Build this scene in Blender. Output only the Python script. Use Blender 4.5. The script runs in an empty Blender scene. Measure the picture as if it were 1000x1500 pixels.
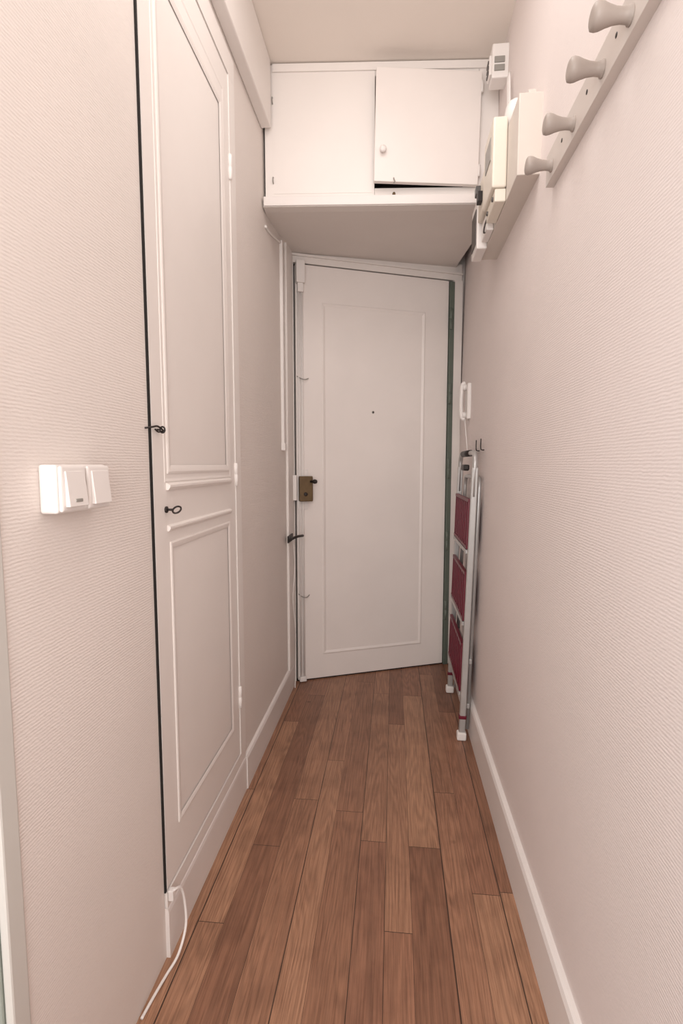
import bpy, bmesh, math
from mathutils import Vector, Matrix
S=bpy.context.scene
col=S.collection
S.view_settings.view_transform='Standard'

# ---------------------------------------------------------------- materials
def s2l(c):
    return tuple(((x/255)/12.92 if x/255<=.04045 else (((x/255)+.055)/1.055)**2.4) for x in c)+(1,)
def mat(name,rgb,rough=.5,metal=0,noise=.04,nscale=8,bump=0,bscale=60):
    m=bpy.data.materials.new(name);m.use_nodes=True
    N=m.node_tree.nodes;L=m.node_tree.links;b=N['Principled BSDF']
    b.inputs['Roughness'].default_value=rough;b.inputs['Metallic'].default_value=metal
    tc=N.new('ShaderNodeNewGeometry')
    n=N.new('ShaderNodeTexNoise');n.inputs['Scale'].default_value=nscale;n.inputs['Detail'].default_value=4
    L.new(tc.outputs['Position'],n.inputs['Vector'])
    r=N.new('ShaderNodeValToRGB');c=s2l(rgb)
    r.color_ramp.elements[0].position=.3;r.color_ramp.elements[1].position=.7
    r.color_ramp.elements[0].color=tuple(x*(1-noise) for x in c[:3])+(1,)
    r.color_ramp.elements[1].color=tuple(min(1,x*(1+noise)) for x in c[:3])+(1,)
    L.new(n.outputs['Fac'],r.inputs['Fac']);L.new(r.outputs['Color'],b.inputs['Base Color'])
    if bump:
        n2=N.new('ShaderNodeTexNoise');n2.inputs['Scale'].default_value=bscale;n2.inputs['Detail'].default_value=3
        L.new(tc.outputs['Position'],n2.inputs['Vector'])
        bp=N.new('ShaderNodeBump');bp.inputs['Distance'].default_value=bump;bp.inputs['Strength'].default_value=.6
        L.new(n2.outputs['Fac'],bp.inputs['Height']);L.new(bp.outputs['Normal'],b.inputs['Normal'])
    return m
def wallpaper(name,rgb,dist=.0010):
    m=mat(name,rgb,.62,0,.02,3)
    N=m.node_tree.nodes;L=m.node_tree.links;b=N['Principled BSDF']
    g=N.new('ShaderNodeNewGeometry')
    mp=N.new('ShaderNodeMapping');mp.inputs['Scale'].default_value=(110,110,270)
    L.new(g.outputs['Position'],mp.inputs['Vector'])
    n=N.new('ShaderNodeTexNoise');n.inputs['Scale'].default_value=1;n.inputs['Detail'].default_value=3;n.inputs['Roughness'].default_value=.55
    L.new(mp.outputs['Vector'],n.inputs['Vector'])
    w=N.new('ShaderNodeTexWave');w.bands_direction='Z';w.inputs['Scale'].default_value=62;w.inputs['Distortion'].default_value=1.8;w.inputs['Detail'].default_value=2;w.inputs['Detail Scale'].default_value=1.0
    L.new(g.outputs['Position'],w.inputs['Vector'])
    ad=N.new('ShaderNodeMath');ad.operation='MULTIPLY_ADD';ad.inputs[1].default_value=.34
    L.new(w.outputs['Fac'],ad.inputs[0]);L.new(n.outputs['Fac'],ad.inputs[2])
    bp=N.new('ShaderNodeBump');bp.inputs['Distance'].default_value=dist;bp.inputs['Strength'].default_value=.8
    L.new(ad.outputs[0],bp.inputs['Height']);L.new(bp.outputs['Normal'],b.inputs['Normal'])
    return m
def floor_mat():
    m=bpy.data.materials.new('parquet');m.use_nodes=True
    N=m.node_tree.nodes;L=m.node_tree.links;b=N['Principled BSDF']
    def M(op,a,bb=None,c=None):
        x=N.new('ShaderNodeMath');x.operation=op
        for i,v in enumerate((a,bb,c)):
            if v is None: continue
            if isinstance(v,(int,float)): x.inputs[i].default_value=v
            else: L.new(v,x.inputs[i])
        return x.outputs[0]
    g=N.new('ShaderNodeNewGeometry');sp=N.new('ShaderNodeSeparateXYZ');L.new(g.outputs['Position'],sp.inputs[0])
    W=.0735;LN=.95
    xw=M('ADD',sp.outputs[0],M('MULTIPLY',M('SINE',M('MULTIPLY',sp.outputs[0],31)),.007))
    xs=M('DIVIDE',M('ADD',xw,5.012),W)
    ix=M('FLOOR',xs);fx=M('FRACT',xs)
    wn=N.new('ShaderNodeTexWhiteNoise');wn.noise_dimensions='1D';L.new(ix,wn.inputs['W'])
    ys=M('DIVIDE',M('ADD',sp.outputs[1],M('MULTIPLY_ADD',wn.outputs['Value'],3.7,4)),LN)
    iy=M('FLOOR',ys);fy=M('FRACT',ys)
    cb=N.new('ShaderNodeCombineXYZ');L.new(ix,cb.inputs[0]);L.new(iy,cb.inputs[1])
    w2=N.new('ShaderNodeTexWhiteNoise');w2.noise_dimensions='3D';L.new(cb.outputs[0],w2.inputs['Vector'])
    ramp=N.new('ShaderNodeValToRGB');cr=ramp.color_ramp
    cols=[(0,(130,90,70)),(.25,(152,110,86)),(.5,(176,133,105)),(.75,(156,112,88)),(1,(138,98,78))]
    cr.elements[0].position=0;cr.elements[0].color=s2l(cols[0][1]);cr.elements[1].position=1;cr.elements[1].color=s2l(cols[-1][1])
    for p,c in cols[1:-1]:
        e=cr.elements.new(p);e.color=s2l(c)
    L.new(w2.outputs['Value'],ramp.inputs['Fac'])
    cv=N.new('ShaderNodeCombineXYZ')
    L.new(M('MULTIPLY',sp.outputs[0],300),cv.inputs[0]);L.new(M('MULTIPLY_ADD',sp.outputs[1],7,M('MULTIPLY',w2.outputs['Value'],57)),cv.inputs[1]);L.new(M('MULTIPLY',w2.outputs['Value'],91),cv.inputs[2])
    n=N.new('ShaderNodeTexNoise');n.inputs['Scale'].default_value=1;n.inputs['Detail'].default_value=5;n.inputs['Roughness'].default_value=.7;n.inputs['Distortion'].default_value=.3
    L.new(cv.outputs[0],n.inputs['Vector'])
    gr=N.new('ShaderNodeValToRGB');gr.color_ramp.elements[0].position=.34;gr.color_ramp.elements[0].color=(.56,.50,.47,1);gr.color_ramp.elements[1].position=.56;gr.color_ramp.elements[1].color=(1.07,1.07,1.07,1)
    L.new(n.outputs['Fac'],gr.inputs['Fac'])
    cv2=N.new('ShaderNodeCombineXYZ')
    L.new(M('MULTIPLY',sp.outputs[0],15),cv2.inputs[0]);L.new(M('MULTIPLY_ADD',sp.outputs[1],1.2,M('MULTIPLY',w2.outputs['Value'],31)),cv2.inputs[1]);L.new(M('MULTIPLY',w2.outputs['Value'],13),cv2.inputs[2])
    nb=N.new('ShaderNodeTexNoise');nb.inputs['Scale'].default_value=1;nb.inputs['Detail'].default_value=1.5;L.new(cv2.outputs[0],nb.inputs['Vector'])
    rg=M('SINE',M('MULTIPLY',nb.outputs['Fac'],120))
    rgf=M('MULTIPLY_ADD',rg,.10,.93)
    mx=N.new('ShaderNodeMix');mx.data_type='RGBA';mx.blend_type='MULTIPLY';mx.inputs['Factor'].default_value=.8
    L.new(ramp.outputs['Color'],mx.inputs['A']);L.new(gr.outputs['Color'],mx.inputs['B'])
    mr=N.new('ShaderNodeMix');mr.data_type='RGBA';mr.blend_type='MULTIPLY';mr.inputs['Factor'].default_value=1
    cc=N.new('ShaderNodeCombineXYZ');L.new(rgf,cc.inputs[0]);L.new(rgf,cc.inputs[1]);L.new(rgf,cc.inputs[2])
    L.new(mx.outputs['Result'],mr.inputs['A']);L.new(cc.outputs[0],mr.inputs['B'])
    n3=N.new('ShaderNodeTexNoise');n3.inputs['Scale'].default_value=9;n3.inputs['Detail'].default_value=5;L.new(g.outputs['Position'],n3.inputs['Vector'])
    br=N.new('ShaderNodeValToRGB');br.color_ramp.elements[0].position=.34;br.color_ramp.elements[0].color=(.66,.62,.61,1);br.color_ramp.elements[1].position=.52;br.color_ramp.elements[1].color=(1,1,1,1)
    L.new(n3.outputs['Fac'],br.inputs['Fac'])
    m2=N.new('ShaderNodeMix');m2.data_type='RGBA';m2.blend_type='MULTIPLY';m2.inputs['Factor'].default_value=.5
    L.new(mr.outputs['Result'],m2.inputs['A']);L.new(br.outputs['Color'],m2.inputs['B'])
    # knots
    vo=N.new('ShaderNodeTexVoronoi');vo.inputs['Scale'].default_value=4.2;L.new(g.outputs['Position'],vo.inputs['Vector'])
    kn=N.new('ShaderNodeValToRGB');kn.color_ramp.elements[0].position=.015;kn.color_ramp.elements[0].color=(.35,.30,.28,1);kn.color_ramp.elements[1].position=.05;kn.color_ramp.elements[1].color=(1,1,1,1)
    L.new(vo.outputs['Distance'],kn.inputs['Fac'])
    mk=N.new('ShaderNodeMix');mk.data_type='RGBA';mk.blend_type='MULTIPLY';mk.inputs['Factor'].default_value=.7
    L.new(m2.outputs['Result'],mk.inputs['A']);L.new(kn.outputs['Color'],mk.inputs['B'])
    dx=M('MULTIPLY',M('MINIMUM',fx,M('SUBTRACT',1,fx)),W)
    dy=M('MULTIPLY',M('MINIMUM',fy,M('SUBTRACT',1,fy)),LN)
    wn3=N.new('ShaderNodeTexWhiteNoise');wn3.noise_dimensions='1D';L.new(M('FLOOR',M('ADD',xs,.5)),wn3.inputs['W'])
    gw=M('MULTIPLY_ADD',wn3.outputs['Value'],.0013,.0003)
    gap=M('MAXIMUM',M('LESS_THAN',dx,gw),M('LESS_THAN',dy,.0008))
    m3=N.new('ShaderNodeMix');m3.data_type='RGBA';L.new(M('MULTIPLY',gap,.88),m3.inputs['Factor'])
    L.new(mk.outputs['Result'],m3.inputs['A']);m3.inputs['B'].default_value=s2l((38,24,20))
    L.new(m3.outputs['Result'],b.inputs['Base Color'])
    rr=M('MULTIPLY_ADD',n.outputs['Fac'],.25,.28);L.new(rr,b.inputs['Roughness'])
    bp=N.new('ShaderNodeBump');bp.inputs['Distance'].default_value=.0008;bp.inputs['Strength'].default_value=.5
    L.new(M('SUBTRACT',n.outputs['Fac'],M('MULTIPLY',gap,1.5)),bp.inputs['Height']);L.new(bp.outputs['Normal'],b.inputs['Normal'])
    return m
PAPER=wallpaper('ribbed_wallpaper',(230,221,215))
PAPERR=wallpaper('ribbed_wallpaper_pink',(230,219,215))
PAINT=mat('white_paint',(236,229,224),.45,0,.015,5,.0004,18)
PAINT2=mat('door_paint',(236,228,223),.42,0,.02,5,.0005,14)
TRIMM=mat('trim_paint',(233,226,222),.45,0,.02,5)
POST=mat('corner_post_paint',(206,203,197),.45,0,.02,5)
CEIL=mat('ceiling_paint',(236,226,217),.8,0,.02,2)
SOFF=mat('soffit_paint',(226,218,212),.6,0,.03,3)
JAMB=mat('jamb_paint',(150,157,148),.5,0,.04,6)
PLAST=mat('white_plastic',(234,228,224),.3,0,.01)
CREAM=mat('cream_plastic',(226,217,203),.35,0,.02)
CREAM2=mat('board_paint',(212,202,193),.45,0,.03)
RAILM=mat('rail_paint',(206,196,189),.4,0,.03)
DARK=mat('dark_gap',(28,24,22),.9)  # near-black standing in for shade in door gaps; threshold shares it
BLACK=mat('black_iron',(44,38,36),.45,.3,.1,60)
BRASS=mat('aged_brass',(104,84,58),.4,.4,.15,50)
GREEN=mat('green_metal',(98,107,98),.5,.1,.04,10)
ALU=mat('brushed_aluminium',(188,186,184),.35,.5,.04,30)
RED=mat('crimson_plastic',(106,10,38),.4,0,.06,30)
PEGM=mat('peg_lacquer',(166,154,146),.5,0,.04,25)
GREY=mat('grey_plastic',(150,146,140),.4)
DGREY=mat('dark_label',(84,80,78),.4,0,.2,150)
INTER=mat('cupboard_interior',(90,82,76),.8)
FLOOR=floor_mat()

# ---------------------------------------------------------------- mesh helpers
def fin(name,bm,m,parent=None,bevel=0,smooth=False,kind=None,label=None,cat=None,segs=2):
    me=bpy.data.meshes.new(name);bmesh.ops.recalc_face_normals(bm,faces=bm.faces[:]);bm.to_mesh(me);bm.free()
    me.materials.append(m)
    o=bpy.data.objects.new(name,me);col.objects.link(o)
    if smooth:
        for p in me.polygons:p.use_smooth=True
    if bevel:
        b=o.modifiers.new('Bevel','BEVEL');b.width=bevel;b.segments=segs;b.limit_method='ANGLE';b.angle_limit=math.radians(50)
    if parent: o.parent=parent
    if kind:o['kind']=kind
    if label:o['label']=label
    if cat:o['category']=cat
    return o
def addbox(bm,a,b):
    vs=[bm.verts.new((x,y,z)) for x in (a[0],b[0]) for y in (a[1],b[1]) for z in (a[2],b[2])]
    for f in ((0,1,3,2),(4,6,7,5),(0,4,5,1),(2,3,7,6),(0,2,6,4),(1,5,7,3)):
        bm.faces.new([vs[i] for i in f])
def box(name,a,b,m,parent=None,bevel=.002,**k):
    bm=bmesh.new();addbox(bm,a,b);return fin(name,bm,m,parent,bevel,**k)
def boxes(name,lst,m,parent=None,bevel=.0,**k):
    bm=bmesh.new()
    for a,b in lst: addbox(bm,a,b)
    return fin(name,bm,m,parent,bevel,**k)
def prism(name,pts,vec,m,parent=None,bevel=0,**k):
    bm=bmesh.new();v=Vector(vec)
    A=[bm.verts.new(p) for p in pts];B=[bm.verts.new(Vector(p)+v) for p in pts]
    bm.faces.new(A);bm.faces.new(B[::-1]);n=len(A)
    for i in range(n): bm.faces.new((A[i],A[(i+1)%n],B[(i+1)%n],B[i]))
    return fin(name,bm,m,parent,bevel,**k)
def addtube(bm,path,r,n=10,cap=True):
    path=[Vector(p) for p in path];rings=[]
    up=None
    for i,p in enumerate(path):
        t=(path[min(i+1,len(path)-1)]-path[max(i-1,0)]).normalized()
        if up is None:
            up=t.orthogonal().normalized()
        up=(up-t*up.dot(t)).normalized();w=t.cross(up)
        rr=r[i] if isinstance(r,(list,tuple)) else r
        rings.append([bm.verts.new(p+(up*math.cos(2*math.pi*j/n)+w*math.sin(2*math.pi*j/n))*rr) for j in range(n)])
    for a,b in zip(rings,rings[1:]):
        for j in range(n): bm.faces.new((a[j],a[(j+1)%n],b[(j+1)%n],b[j]))
    if cap: bm.faces.new(rings[0][::-1]);bm.faces.new(rings[-1])
def tube(name,path,r,m,parent=None,n=10,**k):
    bm=bmesh.new();addtube(bm,path,r,n);return fin(name,bm,m,parent,0,True,**k)
def smooth_path(pts,n=6):
    P=[Vector(p) for p in pts];out=[]
    for i in range(len(P)-1):
        p0=P[max(i-1,0)];p1=P[i];p2=P[i+1];p3=P[min(i+2,len(P)-1)]
        for j in range(n):
            t=j/n
            out.append(.5*((2*p1)+(p2-p0)*t+(2*p0-5*p1+4*p2-p3)*t*t+(3*p1-p0-3*p2+p3)*t**3))
    out.append(P[-1]);return out
def lathe(name,base,axis,prof,m,parent=None,n=20,**k):
    axis=Vector(axis).normalized();base=Vector(base)
    return tube(name,[base+axis*d for d,_ in prof],[max(r,.0003) for _,r in prof],m,parent,n,**k)
def empty(name,loc,label,cat,rotz=0):
    e=bpy.data.objects.new(name,None);e.empty_display_size=.05;col.objects.link(e)
    e.location=loc;e.rotation_euler=(0,0,rotz);e['label']=label;e['category']=cat
    return e

CE=2.49
def xr(z): return .321+.016*z     # right wall leans out slightly with height
BA=math.atan2(.303,.735);BO=Vector((-.456,2.416,0))   # entrance wall frame

# ---------------------------------------------------------------- structure
box('floor',(-1.8,-1.2,-.05),(1.2,3.1,0),FLOOR,bevel=0,kind='structure',label='narrow oak strip parquet floor in worn brown tones')
box('ceiling',(-1.8,-1.2,CE),(1.2,3.1,CE+.06),CEIL,bevel=0,kind='structure',label='plain beige-white painted ceiling')
boxes('wall_left',[((-.6,.580,0),(-.482,.976,CE)),((-.6,1.565,0),(-.482,2.55,CE)),((-.6,.976,2.21),(-.482,1.565,CE)),((-.6,.976,0),(-.482,1.565,.115))],PAPER,kind='structure',label='white wall with fine horizontal ribbed wallpaper')
prism('wall_right',[(xr(0),-1.2,0),(xr(CE),-1.2,CE),(.55,-1.2,CE),(.55,-1.2,0)],(0,4.3,0),PAPERR,kind='structure',label='pinkish white wall with fine horizontal ribbed wallpaper')
wb=box('wall_back',(-.08,.042,0),(1.0,.14,CE),PAINT,bevel=0,kind='structure',label='painted end wall holding the entrance door')
wb.location=BO;wb.rotation_euler=(0,0,BA)
boxes('trim_1',[((-.490,.548,0),(-.478,.579,CE))],POST,kind='structure',bevel=.003,label='smooth pale grey painted corner post of a doorway')
tj=box('trim_2',(-.80,.545,0),(-.491,.578,CE),JAMB,kind='structure',bevel=.003,label='grey-green painted door jamb')
box('strike_plate',(-.530,.541,.80),(-.494,.547,.90),BLACK,tj,.001)
def baseboard(name,x0,x1,y0,y1,h,lab):
    s=1 if x1>x0 else -1
    pts=[(x0,y0,0),(x1,y0,0),(x1,y0,h-.012),(x1-s*.004,y0,h-.003),(x1-s*.009,y0,h),(x0,y0,h)]
    return prism(name,pts,(0,y1-y0,0),TRIMM,kind='structure',label=lab)
baseboard('baseboard_left',-.482,-.470,1.566,2.40,.115,'white painted skirting board below wallpaper')
baseboard('baseboard_right',.323,.307,-1.1,2.66,.135,'white painted skirting board along the wall')
box('trim_3',(-.482,2.27,.11),(-.470,2.395,2.05),PAINT,bevel=.003,kind='structure',label='white painted boarding strip beside the entrance door')

# ---------------------------------------------------------------- entrance door
d=box('door_1',(-.004,0,.006),(.784,.035,1.99),PAINT2,bevel=.002,kind='structure',label='white painted entrance door with one moulded panel')
d.location=BO;d.rotation_euler=(0,0,BA)
def mould_rect(name,x0,x1,z0,z1,y,w,t,m,parent,axis='y',sgn=-1):
    bm=bmesh.new()
    prof=[(0,0),(0,t*.6),(w*.25,t),(w*.55,t*.7),(w*.8,t*.35),(w,0)]
    rings=[]
    for (a,b,sa,sb) in ((x0,z0,1,1),(x1,z0,-1,1),(x1,z1,-1,-1),(x0,z1,1,-1)):
        ring=[]
        for o_,h_ in prof:
            A=a+sa*o_;B=b+sb*o_
            ring.append(bm.verts.new((A,y+sgn*h_,B) if axis=='y' else (y+sgn*h_,A,B)))
        rings.append(ring)
    for i in range(4):
        r0=rings[i];r1=rings[(i+1)%4]
        for j in range(len(prof)-1): bm.faces.new((r0[j],r1[j],r1[j+1],r0[j+1]))
    return fin(name,bm,m,parent)
mould_rect('panel_moulding',.122,.655,.128,1.825,0.0,.016,.005,PAINT2,d)
lathe('peephole',(.381,.001,1.326),(0,-1,0),[(0,.0065),(.003,.0065),(.004,.005),(.004,.0045)],GREY,d)
lathe('peephole_lens',(.381,-.0028,1.326),(0,-1,0),[(0,.004),(.002,.003),(.0026,.001)],BLACK,d)
fr=boxes('trim_4',[((-.026,.005,0),(-.012,.04,2.06)),((-.026,.006,1.998),(.86,.04,2.08)),((-.026,-.004,2.026),(.86,.0055,2.036)),((.812,-.004,0),(.86,.039,1.997))],PAINT,kind='structure',bevel=.001,label='white painted entrance door frame and lintel')
fr.location=BO;fr.rotation_euler=(0,0,BA)
rb=boxes('trim_gap_shade',[((-.012,.028,.0),(-.0045,.041,2.0)),((-.01,.028,1.9905),(.80,.041,1.9979)),((-.01,.004,.0),(.80,.04,.0055))],DARK,kind='structure',label='dark strips standing in for gap shade, and threshold, around the entrance door')  # gap shade set in as near-black strips; last box is the threshold
rb.location=BO;rb.rotation_euler=(0,0,BA)
gj=empty('hinge_jamb',BO,'dark grey-green metal hinge jamb beside entrance door','door jamb',BA)
box('jamb_plate',(.7865,-.012,.0),(.811,.035,1.985),GREEN,gj,.002)
for i,z in enumerate((.25,.62,1.0,1.38,1.75)):
    lathe('hinge_knuckle',(.790,-.016,z),(0,0,1),[(0,.006),(.001,.008),(.05,.008),(.051,.006),(.053,.008),(.1,.008),(.101,.006)],GREEN,gj)

lk=empty('door_lock',BO,'white vertical rod lock with brass case on entrance door','lock',BA)
box('rod_case',(-.004,-.030,1.90),(.036,-.001,2.0),PLAST,lk,.003)
box('case_collar',(.002,-.026,1.86),(.030,-.001,1.90),PLAST,lk,.003)
box('floor_keeper',(.0,-.022,.004),(.034,-.001,.028),PLAST,lk,.003)
for s in (.008,.024):
    tube('rod',[(s,-.010,.02),(s,-.010,1.88)],.0045,PLAST,lk)
for z in (1.47,.43):
    tube('rod_guide',smooth_path([(.0,-.004,z+.012),(.016,-.018,z),(.036,-.019,z-.004),(.054,-.003,z+.004)]),.0022,GREY,lk)
box('back_plate',(-.004,-.006,.855),(.05,-.001,1.045),PLAST,lk,.002)
box('lock_case',(.002,-.040,.895),(.066,-.006,1.015),BRASS,lk,.004)
lathe('lock_knob',(.055,-.040,.990),(.7,-1,0),[(0,.006),(.014,.005),(.020,.010),(.026,.011),(.034,.009),(.037,.004)],BLACK,lk)
lathe('keyhole_cover',(.03,-.040,.93),(0,-1,0),[(0,.009),(.003,.009),(.004,.005)],BLACK,lk)
box('strike_box',(-.052,-.032,.90),(-.010,.002,1.02),PLAST,lk,.003)

lh=empty('security_latch',(-.470,2.27,.735),'dark metal security latch beside entrance door','latch')
boxes('latch_plate',[((0,-.04,-.016),(.007,.06,.016))],BLACK,lh,.002)
tube('latch_arm',smooth_path([(.004,-.03,-.006),(.02,-.045,.004),(.04,-.02,.012),(.055,.04,.008),(.045,.07,.004)]),.006,BLACK,lh)

cb=empty('door_cable',(-.466,2.30,0),'thin white cable hanging beside the entrance door','cable')
tube('cable',smooth_path([(.003,.02,.73),(.010,.03,.6),(.006,.0,.45),(.012,.02,.3),(.006,.05,.16),(.006,.04,.05),(.006,.03,.004)]),.0022,PLAST,cb)

ct=empty('cable_trunking',(-.482,2.2,1.1),'slim white cable trunking running down the wall','cable trunking')
box('trunk_channel',(-.004,-.012,.06),(.012,.014,.90),PLAST,ct,.002)
box('trunk_end',(-.004,-.016,.03),(.016,.018,.062),PLAST,ct,.003)
tube('feed_pipe',smooth_path([(.003,-.26,.845),(.003,-.2,.85),(.003,-.08,.875),(.003,-.0,.895)]),.005,PLAST,ct)

# ---------------------------------------------------------------- built in cupboard
cu=empty('built_in_cupboard',(-.482,1.265,.115),'tall white painted wall cupboard with panelled door','cupboard')
def wc(o,par):
    o.parent=par;off=Vector((0,0,0));p=par
    while p: off+=p.location;p=p.parent
    o.location=o.location-off
X=-.478
o=boxes('body',[((-1.0,.972,.115),(-.98,1.565,2.20)),((-1.0,.972,.115),(-.60,.975,2.20)),((-1.0,1.558,.115),(-.60,1.565,2.20)),((-1.0,.972,.10),(-.60,1.565,.114)),((-1.0,.972,2.201),(-.60,1.565,2.209))],INTER);wc(o,cu)
o=boxes('frame',[((-.56,1.514,.1505),(X+.003,1.566,2.1685)),((-.56,.979,2.169),(X+.003,1.566,2.235)),((-.56,.979,.116),(X+.002,1.566,.150)),((-.575,.979,.1505),(-.561,1.564,2.1685))],PAINT);wc(o,cu)
o=box('gap_shadow',(-.50,.9762,.152),(-.4785,.9815,2.168),DARK,bevel=0);wc(o,cu)  # dark strip painting in the shadow line along the door's near edge
o=prism('plinth',[(-.482,.978,0),(-.4735,.978,0),(-.4735,.978,.103),(-.475,.978,.111),(-.478,.978,.1155),(-.482,.978,.1155)],(0,.587,0),TRIMM);wc(o,cu)
Y0,Y1,Z0,Z1=.983,1.512,.156,2.1665
P1=(1.050,1.437,1.055,2.055);P2=(1.055,1.452,.265,.90)
pr=P1[1]+.012
dr=boxes('door',[((-.505,Y0,Z0),(X,P1[0],Z1)),((-.505,pr,Z0),(X,Y1,Z1)),((-.505,P1[0],P1[3]),(X,pr,Z1)),((-.505,P1[0],P2[3]),(X,pr,P1[2])),((-.505,P1[0],Z0),(X,pr,P2[2])),((-.504,P1[0],P1[2]),(X-.002,pr,P1[3])),((-.504,P1[0],P2[2]),(X-.002,pr,P2[3]))],PAINT);wc(dr,cu)
o=mould_rect('panel_moulding',P1[0]-.004,P1[1]+.016,P1[2]-.004,P1[3]+.004,X,.018,.0032,PAINT,None,'x',1);wc(o,dr)
o=mould_rect('panel_moulding',P1[0]-.018,P1[1]+.032,P1[2]-.022,P1[3]+.045,X,.007,.0014,PAINT,None,'x',1);wc(o,dr)
o=mould_rect('panel_moulding',P1[0]-.0,P1[1]+.016,P2[2]-.004,P2[3]+.004,X,.015,.0030,PAINT,None,'x',1);wc(o,dr)
def rail(z,t,hh):
    o=prism('rail_moulding',[(X-.001,1.040,z),(X+t*.5,1.040,z),(X+t,1.040,z+hh*.4),(X+t,1.040,z+hh*.7),(X-.001,1.040,z+hh)],(0,.42,0),PAINT);wc(o,dr)
rail(1.016,.009,.016);rail(.928,.007,.014)
for z in (1.92,1.04,.34):
    o=lathe('hinge',(X+.003,1.514,z-.035),(0,0,1),[(0,.003),(.002,.006),(.034,.006),(.035,.005),(.036,.006),(.068,.006),(.07,.003)],PLAST);wc(o,dr)
o=lathe('escutcheon',(X,1.035,.975),(1,0,0),[(0,.007),(.003,.007),(.004,.004)],BLACK);wc(o,dr)
bm=bmesh.new();addtube(bm,[(X,1.035,.975),(X+.016,1.035,.975)],.0025)
addtube(bm,[(X+.024+.0085*math.cos(a),1.035+.008*math.sin(a),.975+.008*math.sin(a)*.8) for a in [i*math.pi/10 for i in range(21)]],.002,8)
o=fin('key',bm,BLACK,smooth=True);wc(o,dr)
bm=bmesh.new()
addtube(bm,[(X,1.005,1.14),(X+.008,1.005,1.14)],.002,8)
addtube(bm,[(X+.012+.005*math.cos(a),1.005,1.14+.006*math.sin(a)) for a in [i*math.pi/8 for i in range(17)]],.0018,8)
addtube(bm,smooth_path([(-.482,.962,1.141),(-.476,.966,1.142),(X+.007,.975,1.144),(X+.009,.99,1.146),(X+.010,1.008,1.141),(X+.010,1.015,1.137)]),.0019,8)
addtube(bm,smooth_path([(X+.006,.985,1.140),(X+.008,.995,1.135),(X+.012,1.008,1.138)]),.0016,8)
o=fin('hook_latch',bm,BLACK,smooth=True);wc(o,dr)

box('trim_6',(-.482,-.2,2.262),(-.445,1.905,CE-.002),PAINT,bevel=.004,kind='structure',label='white painted boxed beam under the ceiling')
# ---------------------------------------------------------------- overhead cupboard
OA=math.atan2(.06,.81)
oc=empty('overhead_cupboard',(-.478,1.925,1.995),'white painted overhead cupboard spanning above the entrance','cupboard',OA)
H=CE-1.995-.004
boxes('face_frame',[((0.005,0,.035),(.40,.02,H)),((.768,0,.035),(.838,.02,H)),((.401,.0005,.448),(.767,.02,H)),((.401,.0005,.035),(.767,.02,.070)),((0.035,-.006,.465),(.835,-.0003,H))],PAINT,oc)
box('side_panel',(.034,-.0012,.055),(.392,-.0002,.448),PAINT,oc,0)
prism('shelf',[(0,-.022,0),(0,-.022,.034),(0,.025,.036),(0,1.0,.13),(0,1.0,.09),(0,.02,0)],(.838,0,0),SOFF,oc)
box('shelf_lip',(0.002,-.028,.002),(.836,-.0225,.034),TRIMM,oc,.002)
boxes('interior',[((.38,.021,.06),(.785,.35,.065)),((.38,.35,.06),(.785,.355,.47)),((.375,.021,.06),(.379,.35,.47))],INTER,oc)
od=box('door',(-.370,-.018,0),(0,0,.376),PAINT2,oc,.002)
od.location=(.765,-.006,.065);od.rotation_euler=(0,math.radians(1.1),math.radians(3.2))
lathe('knob',(-.342,-.018,.100),(0,-1,0),[(0,.006),(.008,.006),(.011,.011),(.017,.012),(.021,.009),(.023,.002)],TRIMM,od)
tube('latch',smooth_path([(-.30,-.019,.012),(-.30,-.024,.006),(-.297,-.025,-.002),(-.30,-.024,-.008)]),.0022,GREY,od)
for z in (.05,.33): lathe('hinge',(.002,-.012,z-.02),(0,0,1),[(0,.003),(.002,.006),(.038,.006),(.04,.003)],PLAST,od)
lathe('latch_eye',(.470,0,.045),(0,-1,0),[(0,.004),(.006,.003),(.008,.006),(.014,.005),(.016,.002)],BRASS,oc)
for z in (.09,.36): tube('wall_eye',smooth_path([(.034,-.002,z),(.034,-.012,z+.004),(.034,-.012,z+.016),(.034,-.002,z+.02)]),.002,GREY,oc)

# ---------------------------------------------------------------- double switch
sw=empty('light_switch',(-.482,.715,1.036),'white surface mounted double switch on ribbed wallpaper','light switch')
box('mounting_box',(0,-.062,-.034),(.026,.062,.034),PLAST,sw,.004,segs=3)
for i,y in enumerate((-.030,.032)):
    f=box('switch_frame',(.026,y-.029,-.032),(.032,y+.029,.032),PLAST,sw,.003)
    r=prism('rocker',[(.032,y-.022,-.025),(.039,y-.022,-.025),(.034,y-.022,.025),(.032,y-.022,.025)],(0,.044,0),PLAST,sw,.001)
    if i==0: box('indicator_lens',(.0365,y-.008,-.019),(.0392,y+.008,-.014),GREY,sw,.001)

pc=empty('power_cable',(-.46,.95,0),'loose white cable looping from the skirting to the floor','cable')
tube('cable',smooth_path([(-.012,.035,.140),(-.004,.035,.154),(.003,.055,.142),(.006,.065,.10),(.010,.058,.05),(.006,.025,.014),(-.004,-.015,.005),(-.010,-.06,.005),(-.014,-.10,.005)]),.0030,PLAST,pc)
box('cable_clip',(-.015,.028,.132),(-.003,.042,.156),PLAST,pc,.002)

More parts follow.
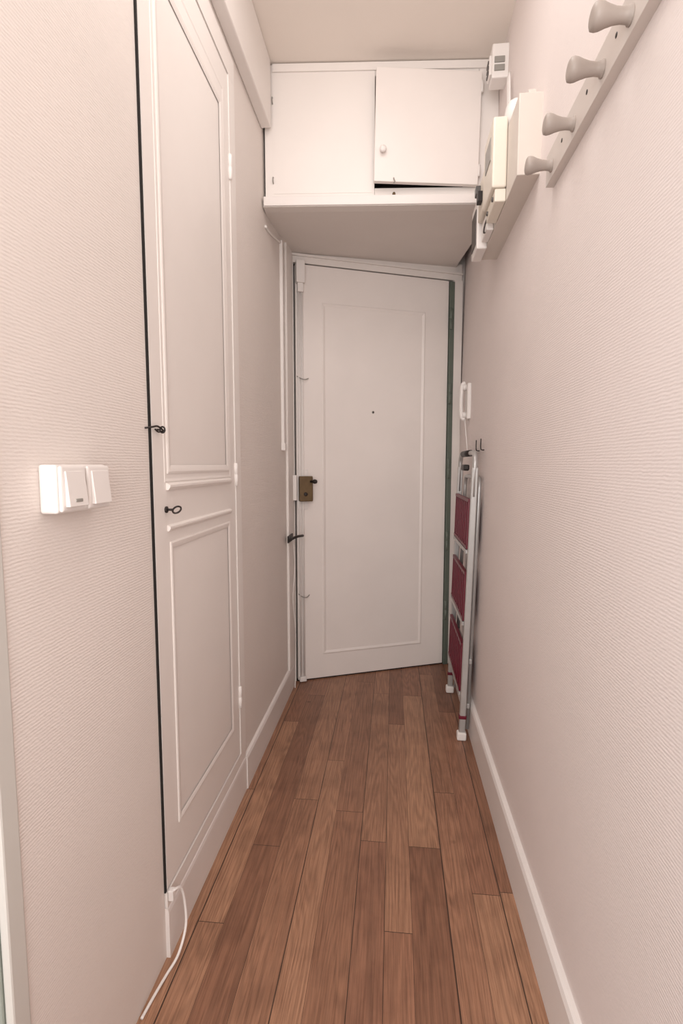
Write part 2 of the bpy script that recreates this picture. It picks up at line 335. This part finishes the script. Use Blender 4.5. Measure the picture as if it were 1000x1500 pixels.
# ---------------------------------------------------------------- coat rack
rx=xr(1.72)
cr=empty('coat_rack',(rx,.92,1.718),'greyish white wooden wall rail with turned coat pegs','coat rack')
prism('rail_board',[(0,-.43,-.035),(-.018,-.43,-.035),(-.018,-.43,.030),(-.012,-.43,.035),(.002,-.43,.035)],(0,.752,0),RAILM,cr,.001)
for y in (-.090,.010,.145,.280):
    lathe('peg',(-.017,y,-.010),(-1,0,.04),[(0,.013),(.003,.013),(.005,.0105),(.014,.0098),(.024,.0108),(.034,.0135),(.042,.0165),(.048,.0175),(.053,.0165),(.055,.013),(.0555,.004)],PEGM,cr,24)
for y in (-.04,.08,.215):
    lathe('screw',(-.017,y,.002),(-1,0,0),[(0,.004),(.0015,.004),(.002,.002)],BLACK,cr)

# ---------------------------------------------------------------- electrical board
ex=xr(1.9)
eb=empty('electrical_board',(ex,1.64,1.78),'white wall board carrying electricity meter and breakers','electrical panel')
box('backboard',(-.056,-.27,.0),(.004,.26,.19),CREAM2,eb,.002)
box('upper_board',(-.016,-.19,.191),(.004,.24,.25),CREAM2,eb,.002)
box('meter',(-.095,-.15,.035),(-.0565,-.01,.215),CREAM,eb,.005)
box('meter_window',(-.097,-.12,.12),(-.094,-.04,.18),GREY,eb,.002)
box('meter_cover',(-.086,-.145,.0),(-.0565,-.015,.034),CREAM,eb,.003)
for y in (-.12,-.04): lathe('terminal_screw',(-.0855,y,.017),(-1,0,0),[(0,.006),(.004,.006),(.005,.003)],DGREY,eb)
box('breaker_box',(-.090,.02,.06),(-.0565,.12,.17),CREAM,eb,.004)
box('breaker_cover',(-.078,.025,.0),(-.0565,.115,.055),PLAST,eb,.003)
box('breaker_switch',(-.104,.035,.09),(-.089,.065,.12),BLACK,eb,.002)
box('breaker_switch',(-.104,.075,.13),(-.089,.105,.155),DGREY,eb,.002)
box('fuse_box',(-.090,.135,-.01),(-.0565,.25,.15),PLAST,eb,.004)
box('fuse_label',(-.0925,.150,.01),(-.0895,.235,.12),DGREY,eb)
for dy in (0,.02): tube('supply_cable',smooth_path([(-.065,.06+dy,.165),(-.066,.065+dy,.22),(-.04,.07+dy,.27),(-.012,.075+dy,.34),(-.006,.11+dy,.5)]),.004,PLAST,eb)
tube('earth_wire',smooth_path([(-.075,-.03,.03),(-.085,-.0,.01),(-.085,.03,-.004),(-.075,.06,.008)]),.0025,DGREY,eb)
lathe('bell_dome',(-.022,-.13,.225),(-1,0,0),[(0,.038),(.018,.038),(.03,.033),(.038,.02),(.041,.003)],PLAST,eb,n=28)

br=empty('junction_box',(xr(2.4),1.86,2.33),'small white plastic breaker box high beside the overhead cupboard','electrical box')
box('box_body',(-.052,-.02,.0),(.004,.04,.105),PLAST,br,.004)
box('box_cover',(-.060,-.012,.015),(-.051,.032,.075),PLAST,br,.003)
for z in (.022,.038,.054): box('switch_toggle',(-.063,-.006,z),(-.059,.026,z+.009),DGREY,br,.001)
for z in (.02,.045): box('terminal_cover',(-.045,-.024,z),(-.012,-.018,z+.018),GREY,br,.001)

# ---------------------------------------------------------------- intercom
ic=empty('intercom_handset',(xr(1.32),2.42,1.275),'white intercom phone handset hung on the wall','intercom')
box('wall_base',(-.016,-.04,.0),(.002,.04,.16),PLAST,ic,.005)
bm=bmesh.new();addtube(bm,smooth_path([(-.022,.0,.0),(-.034,.0,.010),(-.038,.0,.05),(-.038,.0,.11),(-.034,.0,.155),(-.022,.0,.165)]),.009,12)
addtube(bm,[(-.016,0,.02),(-.034,0,.02)],.015,14);addtube(bm,[(-.016,0,.145),(-.034,0,.145)],.015,14)
fin('handset',bm,PLAST,ic,0,True)
tube('cord',smooth_path([(-.02,.0,0),(-.014,.01,-.05),(-.008,.0,-.12),(-.004,.01,-.16)]),.0025,PLAST,ic)

# ---------------------------------------------------------------- step ladder
la=empty('step_ladder',(.272,1.97,0),'folded aluminium step ladder with crimson treads against wall','ladder')
la.rotation_euler=(0,math.radians(1.5),0)
yA,yB=-.02,.40;Ht=1.115
def uframe(x,y0,y1,z0,z1,r,rad):
    p=[(x,y0,z0),(x,y0,z1-rad)]
    for i in range(1,7):
        a=i/6*math.pi/2;p.append((x,y0+rad-rad*math.cos(a),z1-rad+rad*math.sin(a)))
    p.append((x,y1-rad,z1))
    for i in range(1,7):
        a=i/6*math.pi/2;p.append((x,y1-rad+rad*math.sin(a),z1-rad+rad*math.cos(a)))
    p.append((x,y1,z0));return p
for y in (yA,yB): box('front_rail',(-.011,y-.009,.03),(.013,y+.009,1.06),ALU,la,.004)
tube('handle_hoop',uframe(.0,yA,yB,.95,Ht,.011,.04),.0100,ALU,la,12)
tube('rear_frame',uframe(.023,yA+.02,yB-.02,.035,1.02,.009,.04),.008,ALU,la,12)
for z in (.30,.12): box('cross_brace',(.016,yA+.01,z),(.028,yB-.01,z+.02),ALU,la,.002)
for i,z in enumerate((.19,.47,.75)):
    bm=bmesh.new()
    addbox(bm,(-.016,yA+.014,z),(-.004,yB-.012,z+.012));addbox(bm,(-.016,yA+.014,z+.178),(-.004,yB-.012,z+.19))
    n=9
    for k in range(n):
        y=yA+.014+k*(yB-yA-.038)/(n-1)
        addbox(bm,(-.015,y,z+.0125),(-.005,y+.012,z+.1775))
    addbox(bm,(-.0045,yA+.0145,z+.0005),(-.0035,yB-.0145,z+.1895))
    fin('tread',bm,RED,la)
    box('tread_bracket',(-.017,yA+.010,z-.018),(-.002,yB-.008,z-.003),ALU,la,.001)
box('top_latch',(-.020,yA+.16,1.045),(.004,yA+.24,1.070),BLACK,la,.006)
tube('grip',[(0,yA+.12,Ht),(0,yB-.08,Ht)],.013,BLACK,la,12)
for y in (yA,yB):
    box('foot',(-.018,y-.016,.0),(.018,y+.016,.032),PLAST,la,.006,segs=3)
    box('rail_cap',(-.014,y-.011,.085),(.015,y+.011,.10),RED,la,.003)
for y in (1.99,2.10):
    hk=empty('wall_hook',(xr(1.18),y,1.125),'small dark metal hook above the step ladder','hook')
    tube('hook',smooth_path([(.002,0,.0),(-.010,0,.0),(-.014,0,.008),(-.014,0,.042)]),.0022,BLACK,hk)

# ---------------------------------------------------------------- lights
def area(name,loc,rot,size,energy,colr=(1,.968,.945),sy=None):
    l=bpy.data.lights.new(name,'AREA');l.energy=energy;l.size=size;l.color=colr
    if sy: l.shape='RECTANGLE';l.size_y=sy
    o=bpy.data.objects.new(name,l);col.objects.link(o);o.location=loc;o.rotation_euler=rot;return o
area('ceiling_fill',(-.08,1.15,2.45),(math.radians(12),0,0),.5,6.2,sy=.95)  # unseen fill light added above the frame, lengthened to brighten the far end
area('room_light',(0.0,-.75,1.4),(math.radians(90),0,0),1.5,36)
w=bpy.data.worlds.new('World');S.world=w;w.use_nodes=True
w.node_tree.nodes['Background'].inputs[0].default_value=(1,.975,.955,1);w.node_tree.nodes['Background'].inputs[1].default_value=1.05

# ---------------------------------------------------------------- camera
cam=bpy.data.cameras.new('camera');co=bpy.data.objects.new('camera',cam);col.objects.link(co);S.camera=co
cam.sensor_fit='VERTICAL';cam.sensor_height=36;cam.lens=18;cam.clip_start=.02
co.location=(0,0,1.07);co.rotation_euler=(math.radians(90-5.3),0,math.radians(5.8))
